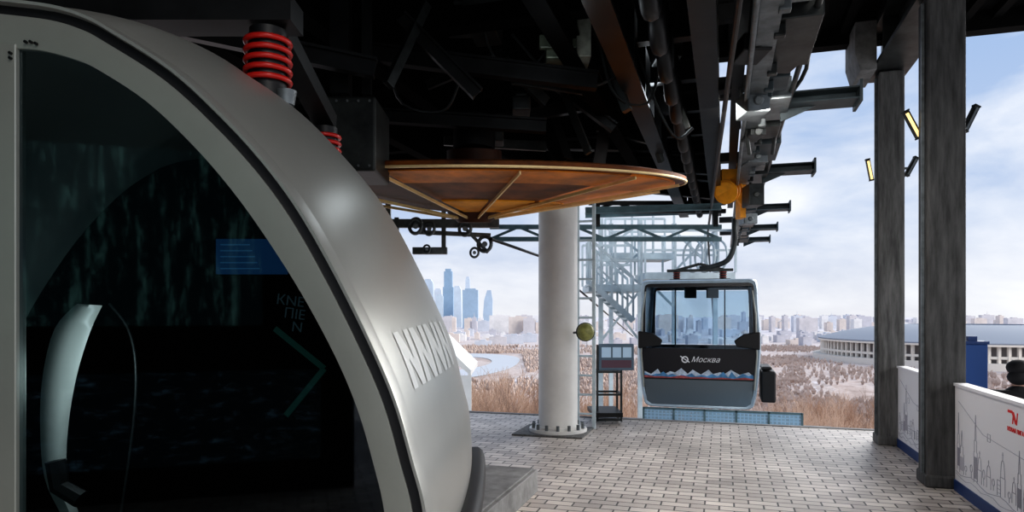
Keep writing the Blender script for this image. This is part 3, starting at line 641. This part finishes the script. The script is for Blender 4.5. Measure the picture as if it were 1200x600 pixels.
hands=[P('handrail',M().tube([(gx+q*.93,gy-.05,.3),(gx+q*.97,gy-.09,.9),(gx+q*.95,gy-.09,1.6),(gx+q*.9,gy-.05,2.0)],.014,8),frame_silver,s=60) for q in (-1,1)]
cab_blue=mat('cabin_silver_blue',(.40,.50,.58),.3,.25,var=.12)
blk=mat('gloss_black',(.010,.010,.013),.3)
thing('gondola_cabin','silver-blue cableway cabin with mountain print hanging beyond the platform edge','gondola cabin',[
 P('shell',gs,cab_blue,s=40),P('window_frame',win(-.01,.04),blk,s=35),P('window_frame',win(1.84,1.87),blk,s=35),P('window',gl,cglass),P('window',gl2,cglass),
 P('printed_panel',lp,mat('panel_black',(.010,.009,.013),.35),kids=[P('snow_print',m_w,mat('snow_pr',(.58,.66,.76),.6,var=.3,vs=12)),P('mountain_print',m_b,mat('mt_blue',(.09,.28,.52),.5,var=.4,vs=10)),P('hill_print',m_r,mat('mt_pink',(.40,.09,.09),.5,var=.4,vs=10)),P('lettering',tx,whiteink,label='white script lettering'),P('emblem',rg,whiteink)]),
 P('lower_panel',sp,mat('panel_grey',(.15,.18,.20),.3,.4),b=.01),P('hanger_arm',roofb,midsteel,s=40),P('ski_rack',rack,rubber,b=.03)]+st_+bars+bmp+ds+hands)
def meshmat():
    m=bpy.data.materials.new('blue_mesh'); m.use_nodes=True; nt=m.node_tree; b=nt.nodes['Principled BSDF']; b.inputs['Base Color'].default_value=(.34,.56,.76,1)
    tc=nt.nodes.new('ShaderNodeTexCoord'); ck=nt.nodes.new('ShaderNodeTexBrick'); ck.inputs['Scale'].default_value=1; ck.inputs['Brick Width'].default_value=.06; ck.inputs['Row Height'].default_value=.05; ck.inputs['Mortar Size'].default_value=.009; ck.offset=0
    mp=nt.nodes.new('ShaderNodeMapping'); mp.inputs['Rotation'].default_value=(math.radians(90),0,0)
    nt.links.new(tc.outputs['Object'],mp.inputs[0]); nt.links.new(mp.outputs[0],ck.inputs['Vector'])
    ck.inputs['Color1'].default_value=(.6,.6,.6,1); ck.inputs['Color2'].default_value=(.8,.8,.8,1); ck.inputs['Mortar'].default_value=(1,1,1,1)
    nt.links.new(ck.outputs['Color'],b.inputs['Alpha']); return m
bf=M().box((-1.25,11.3,-.26),(1.15,11.32,.06)); bfr=M()
for z in (-.26,.07): bfr.beam((-1.25,11.3,z),(1.15,11.3,z),.03,.03)
for k in range(6): bfr.beam((-1.25+.48*k,11.3,-.6),(-1.25+.48*k,11.3,.08),.03,.03)
thing('mesh_barrier','low light blue mesh barrier below the cabin','barrier',[P('mesh',bf,meshmat()),P('frame',bfr,bluesteel)])
m=M().box((-2.2,10.9,-.75),(2.0,14.6,-.6)); 
for x in (-2.0,1.8): m.box((x,11,-6),(x+.2,11.2,-.75)); m.box((x,14.2,-9),(x+.2,14.4,-.75))
thing('arrival_ledge','lower grey steel ledge under the hanging cabin','ledge',[P('p',m,concrete3)])
# ---------------------------------------------------------------- maintenance platforms and stairs beyond
def walkway(px0,px1,pyf,D,dep,label):
    fl=M(C); a=K(px0,pyf,D);b=K(px1,pyf,D); fl.box((a[0],D,a[2]-.16),(b[0],D+dep,a[2]))
    ps=[P('deck',fl,palegalv,b=.01)]
    for yy in (0,dep):
        rl=M(C)
        for h in (.5,.95): rl.beam((a[0],D+yy,a[2]+h),(b[0],D+yy,a[2]+h),.05,.05)
        nn=max(2,round((b[0]-a[0])/.6))
        for q in range(nn+1): x=a[0]+(b[0]-a[0])*q/nn; rl.beam((x,D+yy,a[2]),(x,D+yy,a[2]+.95),.045,.045)
        ps.append(P('railing',rl,palegalv))
    thing('maintenance_walkway',label,'walkway',ps)
walkway(690,752,333,14.5,1.3,'pale steel maintenance walkway with handrails')
walkway(756,862,319,15.5,1.3,'pale steel upper walkway with handrails')
walkway(716,790,296,16.4,1.0,'pale steel top walkway with handrails')
a=Vector(K(692,331,14.2));b=Vector(K(742,376,14.2)); off_=Vector((0,.7,0))
st=[P('stringer',M(C).beam(a,b,.05,.12),palegalv),P('stringer',M(C).beam(a+off_,b+off_,.05,.12),palegalv)]
for k in range(9):
    p=a.lerp(b,(k+.5)/9); st.append(P('tread',M(C).box((p.x-.09,p.y,p.z-.02),(p.x+.09,p.y+.7,p.z+.02)),palegalv))
for oo in (Vector((0,0,0)),off_):
    hr=M(C).beam(a+oo+Vector((0,0,.9)),b+oo+Vector((0,0,.9)),.05,.05).beam(a+oo+Vector((0,0,.45)),b+oo+Vector((0,0,.45)),.035,.035)
    for k in range(5): p=a.lerp(b,k/4)+oo; hr.beam(p,p+Vector((0,0,.9)),.04,.04)
    st.append(P('handrail',hr,palegalv))
thing('steel_stair','pale steel stair descending from the walkway','stair',st)
for pxx,y0,D in ((704,256,15.9),(750,256,15.9),(838,262,16.9),(716,262,17.5),(790,262,17.5)):
    m=M(C).beam(K(pxx,y0,D),K(pxx,900,D),.10,.10)
    thing('walkway_post','pale grey steel post carrying the walkway','post',[P('p',m,palegalv)],group='walkway posts')
for a,b in (((704,262),(750,296)),((750,262),(704,296)),((704,296),(750,333)),((750,296),(704,333)),((704,340),(750,400)),((750,340),(704,400)),((756,326),(790,360)),((790,270),(838,318)),((838,270),(790,318))):
    m=M(C).beam(K(*a,16.0),K(*b,16.0),.05,.05)
    thing('walkway_brace','pale diagonal lattice brace of the walkway tower','brace',[P('p',m,palegalv)],group='walkway braces')
for x in (812,826,840):
    m=M(C).torus(K(x,300,14.6),.34,.025,(1,.4,0),24,6)
    thing('safety_hoop','thin steel safety hoop by the walkway','hoop',[P('p',m,palegalv,s=60)],group='safety hoops')
m=M(C)
m.prism([K(500,384,16),K(552,434,16),K(552,440,16),K(500,400,16)],(0,3,0)); 
for k in range(4): p=Vector(K(505+k*15,396+k*13,16)); m.beam(p,p+Vector((0,0,-3)),.06,.06)
m.beam(K(540,440,16),K(540,500,16),.5,.05)
thing('white_canopy','white sloping canopy roof beyond the platform','canopy',[P('p',m,white)])
# ---------------------------------------------------------------- landscape
def landmat():
    m=bpy.data.materials.new('valley'); m.use_nodes=True; nt=m.node_tree; b=nt.nodes['Principled BSDF']; L=nt.links.new
    g=nt.nodes.new('ShaderNodeNewGeometry'); mp=nt.nodes.new('ShaderNodeMapping'); mp.inputs['Scale'].default_value=(.008,.004,.004); L(g.outputs['Position'],mp.inputs[0])
    n=nt.nodes.new('ShaderNodeTexNoise'); n.inputs['Scale'].default_value=1.6; n.inputs['Detail'].default_value=10; n.inputs['Roughness'].default_value=.75; L(mp.outputs[0],n.inputs['Vector'])
    r=nt.nodes.new('ShaderNodeValToRGB'); e=r.color_ramp.elements
    e[0].position=.36;e[0].color=(.34,.27,.235,1); e[1].position=.64;e[1].color=(.78,.76,.79,1)
    q=e.new(.46);q.color=(.52,.42,.375,1); q=e.new(.52);q.color=(.62,.54,.50,1); q=e.new(.57);q.color=(.46,.385,.35,1)
    L(n.outputs['Fac'],r.inputs[0])
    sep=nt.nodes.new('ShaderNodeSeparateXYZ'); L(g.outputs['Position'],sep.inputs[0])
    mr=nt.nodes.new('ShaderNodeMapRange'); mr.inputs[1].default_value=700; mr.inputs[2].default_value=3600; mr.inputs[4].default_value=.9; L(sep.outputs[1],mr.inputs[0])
    mx=nt.nodes.new('ShaderNodeMixRGB'); mx.inputs[2].default_value=(.68,.66,.69,1); L(mr.outputs[0],mx.inputs[0]); L(r.outputs[0],mx.inputs[1]); L(mx.outputs[0],b.inputs['Base Color'])  # distance haze painted in: ground colour pales further out
    b.inputs['Roughness'].default_value=1; b.inputs['Specular IOR Level'].default_value=0
    return m
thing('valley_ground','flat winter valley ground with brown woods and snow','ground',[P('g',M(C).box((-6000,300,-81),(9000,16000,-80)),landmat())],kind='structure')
hs=M(C)
rows_=[]
for j in range(14):
    D=16+j*22; rows_.append([(x*D/30.0,D,-7-(D-16)*.24+.6*math.sin(x*1.7+j)) for x in range(-30,61,3)])
hs.loft(rows_,closed=False)
thing('hillside','brown leaf-covered hillside falling away from the station','hillside',[P('g',hs,mat('hill',(.30,.23,.19),1,var=.4,vs=.3,spec=0))],kind='structure')
rvp=[(-28,930),(-5,1010),(10,1130),(12,1260),(-15,1350),(-70,1400),(-140,1400),(-148,1320),(-90,1300),(-45,1240),(-35,1130),(-60,1020),(-110,950),(-125,880),(-90,850),(-50,880)]
rvp=cr(rvp+[rvp[0]],64)[:-1]
rv=M(C).prism([(x,y,-79.5) for x,y in rvp],(0,0,.3))
thing('river','pale grey-blue river in the valley','river',[P('g',rv,mat('water',(.55,.57,.60),.4))],kind='stuff')
wd=M(C); rr=random.Random(2); cnt=0
for k in range(34000):
    D=rr.uniform(520,1700); x=rr.uniform(-.17,.8)*D
    if -155<x<20 and 845<D<1405: continue
    if math.sin(x*.017+D*.006)+math.sin(D*.019-x*.005)+rr.uniform(-1.2,1.2)<.1: continue
    if (x-805)**2+(D-1200)**2<275**2: continue
    if x/D>.43 and 760<D<1200 and rr.random()<.7: continue
    h=rr.uniform(4,9); r=rr.uniform(1.4,3.2); cnt+=1
    top=wd.av((x+rr.uniform(-1,1),D,-80+h)); base=[wd.av((x+r*.5*math.cos(a),D+r*.5*math.sin(a),-80)) for a in (.3,2.4,4.5)]; mid=[wd.av((x+r*math.cos(a+.4),D+r*math.sin(a+.4),-80+h*.55)) for a in (.3,2.4,4.5)]
    for q in range(3):
        wd.f.append([base[q],base[(q+1)%3],mid[(q+1)%3],mid[q]]); wd.f.append([mid[q],mid[(q+1)%3],top])
thing('distant_woodland','beige-brown leafless woodland in the valley','woodland',[P('g',wd,mat('wood_far',(.66,.54,.47),1,col2=(.46,.36,.31),vs=.02,spec=0))],kind='stuff')
bark=[mat('twig_a',(.48,.32,.23),.9,spec=.1),mat('twig_b',(.62,.46,.36),.9,spec=.1),mat('twig_c',(.34,.24,.19),.9,spec=.1)]
def treemesh(seed,H):
    r=random.Random(seed); m=M()
    def br(p,d,l,rad,dep):
        q=p+d*l
        m.cyl(p,q,rad,4 if dep<4 else 3,rad*.65,cap=False)
        if dep==0: return
        for k in range(3 if dep>1 else 4):
            nd=(d+Vector((r.uniform(-1,1),r.uniform(-1,1),r.uniform(-.3,.7)))*.7).normalized()
            br(p.lerp(q,r.uniform(.5,1)),nd,l*r.uniform(.62,.82),rad*.58,dep-1)
    br(Vector((0,0,0)),Vector((r.uniform(-.08,.08),0,1)).normalized(),H*.3,.12,6)
    return m
temps=[];hts=[]
for i in range(6):
    m=treemesh(20+i,8.5); lo,hi=m.bb(); hts.append(hi[2]-lo[2]); o=mkobj('bare_tree',m,bark[i%3]); temps.append(o)
used=set(); rr=random.Random(9); tp=[]
for k in range(260):
    zone=rr.random()
    if zone<.5: px=rr.uniform(535,635); D=rr.uniform(17,38); ytop=rr.uniform(422,458)
    elif zone<.65: px=rr.uniform(676,770); D=rr.uniform(18,44); ytop=rr.uniform(425,465)
    else: px=rr.uniform(895,1045); D=rr.uniform(20,50); ytop=rr.uniform(452,482)
    X_=(px-600)/F*D
    if any(math.hypot(X_-a,D-b)<1.6 for a,b in tp): continue
    tp.append((X_,D))
    if len(tp)>54: break
    i=rr.randrange(6); src=temps[i]
    o=src if i not in used else src.copy()
    if i in used: COL.objects.link(o)
    used.add(i)
    x=C(K(px,0,D))
    top=EH-(ytop-HY)/F*D; base=-7-(D-16)*.24
    s=(top-base+.3)/hts[i]; o.location=(x[0],x[1],base-.3); o.rotation_euler=(0,0,rr.uniform(0,6.28)); o.scale=(s*.75,s*.75,s)
    o['label']='leafless pale brown tree on the hillside'; o['category']='tree'; o['group']='bare hillside trees'
# stadium
SX,SD,SR=808,1200,240
NC=124
def sring(r,z,n=124): return [(SX+r*math.cos(2*math.pi*k/n),SD+r*math.sin(2*math.pi*k/n),z) for k in range(n)]
wl=M(C).loft([sring(SR-10,-80),sring(SR-10,-45)])
rfm=M(C).loft([sring(SR+6,-46),sring(SR+6,-41),sring(SR-15,-35),sring(SR-45,-28),sring(SR-80,-22),sring(SR-115,-18),sring(SR-140,-16.5),sring(SR-145,-24)])
cols=M(C)
for k in range(NC):
    a=2*math.pi*k/NC; x=SX+SR*math.cos(a);y=SD+SR*math.sin(a); cols.box((x-2,y-2,-80),(x+2,y+2,-46))
bs=M(C).loft([sring(SR+16,-80),sring(SR+16,-70),sring(SR-5,-70)]); bd=M(C).loft([sring(SR+2,-64),sring(SR+2,-60)]); bd2=M(C).loft([sring(SR+6.5,-46),sring(SR+6.5,-43)])
cream=mat('stadium_cream',(.80,.74,.66),.8)
thing('stadium','large round beige colonnaded stadium with a grey domed roof','stadium',[P('wall',wl,mat('stadium_dark',(.30,.27,.26),.8)),P('roof',rfm,mat('stadium_roof',(.30,.33,.38),.8,spec=.1),s=30),P('colonnade',cols,cream,kind='stuff'),P('podium',bs,cream),P('gallery_band',bd,cream),P('cornice',bd2,cream)])
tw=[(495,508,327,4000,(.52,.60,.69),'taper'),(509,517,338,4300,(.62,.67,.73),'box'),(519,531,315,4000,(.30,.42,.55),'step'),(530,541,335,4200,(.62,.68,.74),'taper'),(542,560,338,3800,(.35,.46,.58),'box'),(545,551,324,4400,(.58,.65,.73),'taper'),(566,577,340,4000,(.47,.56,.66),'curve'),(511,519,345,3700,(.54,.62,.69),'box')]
for x0,x1,yt,D,c,kd in tw:
    m=M(C); a=K(x0,0,D)[0];b=K(x1,0,D)[0];zt=EH-(yt-HY)/F*D; w=b-a; dp=w*.8
    def sl(z,s0,s1=None,sh=0):
        mid=(a+b)/2+sh; return [(mid-w/2*s0,D,z),(mid+w/2*s0,D,z),(mid+w/2*s0,D+dp,z),(mid-w/2*s0,D+dp,z)]
    if kd=='box': m.loft([sl(-80,1),sl(zt-8,1),sl(zt-8,.7),sl(zt,.7)],cap=True)
    elif kd=='taper': m.loft([sl(-80,1),sl(zt*.5,.95),sl(zt-25,.85),sl(zt,.5)],cap=True)
    elif kd=='step': m.loft([sl(-80,1),sl(zt*.6,1),sl(zt*.6,.8),sl(zt-15,.8),sl(zt-15,.55),sl(zt,.55)],cap=True)
    else: m.loft([sl(-80,.8),sl(0,1),sl(zt*.6,.9,sh=4),sl(zt,.4,sh=8)],cap=True)
    thing('skyscraper','distant hazy blue-grey glass skyscraper','skyscraper',[P('p',m,mat('sky_glass',c,.6,var=.08,vs=.02,spec=.1))],group='skyscraper cluster')  # distance haze is mixed into each tower's own colour
bm_=[mat('bld_%d'%i,c,.9,var=.10,vs=.03,spec=.1) for i,c in enumerate([(.64,.61,.62),(.78,.76,.75),(.57,.56,.60),(.72,.64,.59),(.62,.64,.69)])]  # block colours are paled to carry the distance haze
rr=random.Random(4); placed=[]
for k in range(900):
    far=rr.random()<.55
    D=rr.uniform(2700,4600) if far else rr.uniform(1720,2650)
    px=rr.uniform(485,1215); w=rr.uniform(16,90) if far else rr.uniform(10,55); h=(81.6-rr.uniform(1,12)*D/800*.9) if far else rr.uniform(7,26)
    if far and rr.random()<.12: h+=rr.uniform(8,22); w=rr.uniform(14,30)
    h=max(8,min(h,98)); x=(px-600)/F*D
    if any(abs(x-a)<(w+c)/2+2 and abs(D-b)<34 for a,b,c in placed) or (-540<x/D*4000<-100 and 3650<D<4500): continue
    placed.append((x,D,w))
    if len(placed)>280: break
    m=M(C).box((x-w/2,D,-80),(x+w/2,D+30,-80+h)).box((x-w/6,D+5,-80+h),(x+w/6,D+20,-80+h+4))
    if rr.random()<.1: m.cyl((x,D+10,-80+h),(x,D+10,-80+h+22),1.8,6,.5)
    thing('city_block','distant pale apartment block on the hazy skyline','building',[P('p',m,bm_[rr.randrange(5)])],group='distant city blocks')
# ---------------------------------------------------------------- world & lights
wd_=bpy.data.worlds.new('sky'); scene.world=wd_; wd_.use_nodes=True; nt=wd_.node_tree; bg=nt.nodes['Background']; L=nt.links.new
tc=nt.nodes.new('ShaderNodeTexCoord'); sep=nt.nodes.new('ShaderNodeSeparateXYZ'); L(tc.outputs['Generated'],sep.inputs[0])
r=nt.nodes.new('ShaderNodeValToRGB'); e=r.color_ramp.elements; e[0].position=0; e[0].color=(.68,.69,.74,1); e[1].position=.9; e[1].color=(.16,.28,.52,1)
q=e.new(.12); q.color=(.48,.57,.74,1); q=e.new(.4); q.color=(.31,.45,.70,1)
L(sep.outputs[2],r.inputs[0])
mp=nt.nodes.new('ShaderNodeMapping'); mp.inputs['Scale'].default_value=(1,1,2.6); L(tc.outputs['Generated'],mp.inputs[0])
n1=nt.nodes.new('ShaderNodeTexNoise'); n1.inputs['Scale'].default_value=3.6; n1.inputs['Detail'].default_value=9; n1.inputs['Roughness'].default_value=.55; n1.inputs['Distortion'].default_value=.3; L(mp.outputs[0],n1.inputs['Vector'])
r2=nt.nodes.new('ShaderNodeValToRGB'); r2.color_ramp.elements[0].position=.40; r2.color_ramp.elements[1].position=.72; L(n1.outputs['Fac'],r2.inputs[0])
mx=nt.nodes.new('ShaderNodeMixRGB'); mx.inputs[2].default_value=(.88,.89,.91,1); L(r2.outputs[0],mx.inputs[0]); L(r.outputs[0],mx.inputs[1]); L(mx.outputs[0],bg.inputs[0]); bg.inputs[1].default_value=1.0
def sun(dirv,e,ang,col):
    l=bpy.data.lights.new('sun','SUN'); l.energy=e; l.angle=ang; l.color=col; o=bpy.data.objects.new('sun_light',l); COL.objects.link(o)
    o.rotation_euler=Vector(dirv).to_track_quat('-Z','Y').to_euler()
sun((-.75,.45,-.5),1.5,.5,(1,.95,.88))  # second, weaker sun added as fill from behind right
sun((-.50,-.75,-.42),2.9,.7,(1,.97,.93))
def area(loc,tgt,sx,sy,e,col=(1,.95,.88)):  # added area fills for cabin and paving, no fitting modelled
    l=bpy.data.lights.new('area','AREA'); l.shape='RECTANGLE'; l.size=sx; l.size_y=sy; l.energy=e; l.color=col; o=bpy.data.objects.new('fill_area_light',l); COL.objects.link(o)
    o.location=loc; o.rotation_euler=(Vector(tgt)-Vector(loc)).to_track_quat('-Z','Y').to_euler()
area((1.4,-1.2,4.5),(-2,2.5,1.2),2.0,.8,55)
area((.2,6.0,3.3),(.2,8.0,0),.6,.6,45,(1,.96,.9))
def pt(p,e,r=.08,c=(1,1,1),sf=1):  # added point fills without any fitting
    l=bpy.data.lights.new('lamp','POINT'); l.energy=e; l.shadow_soft_size=r; l.color=c; l.specular_factor=sf; o=bpy.data.objects.new('fill_point_light',l); COL.objects.link(o); o.location=p  # the light data named lamp is an added fill
pt(W(130,440,2.15),3.5)  # fill that brightens the shapes behind the cabin glass
pt(W(650,70,4.4),4,.15,(.85,.93,1),.1)  # this and the next fill lift the overhead steel
pt(W(760,110,6.0),6,.15,(.85,.93,1),.2)
# ---------------------------------------------------------------- camera
cam=bpy.data.cameras.new('camera'); co=bpy.data.objects.new('camera',cam); COL.objects.link(co)
cam.sensor_width=36; cam.lens=24; cam.shift_y=(HY-300)/1200; cam.clip_end=30000; cam.clip_start=.05
co.location=(0,0,EH); co.rotation_euler=(math.radians(90),0,TH)
scene.camera=co
try:
    scene.view_settings.view_transform='Standard'
    scene.view_settings.look='Medium High Contrast'
except Exception as ex: print('look',ex)
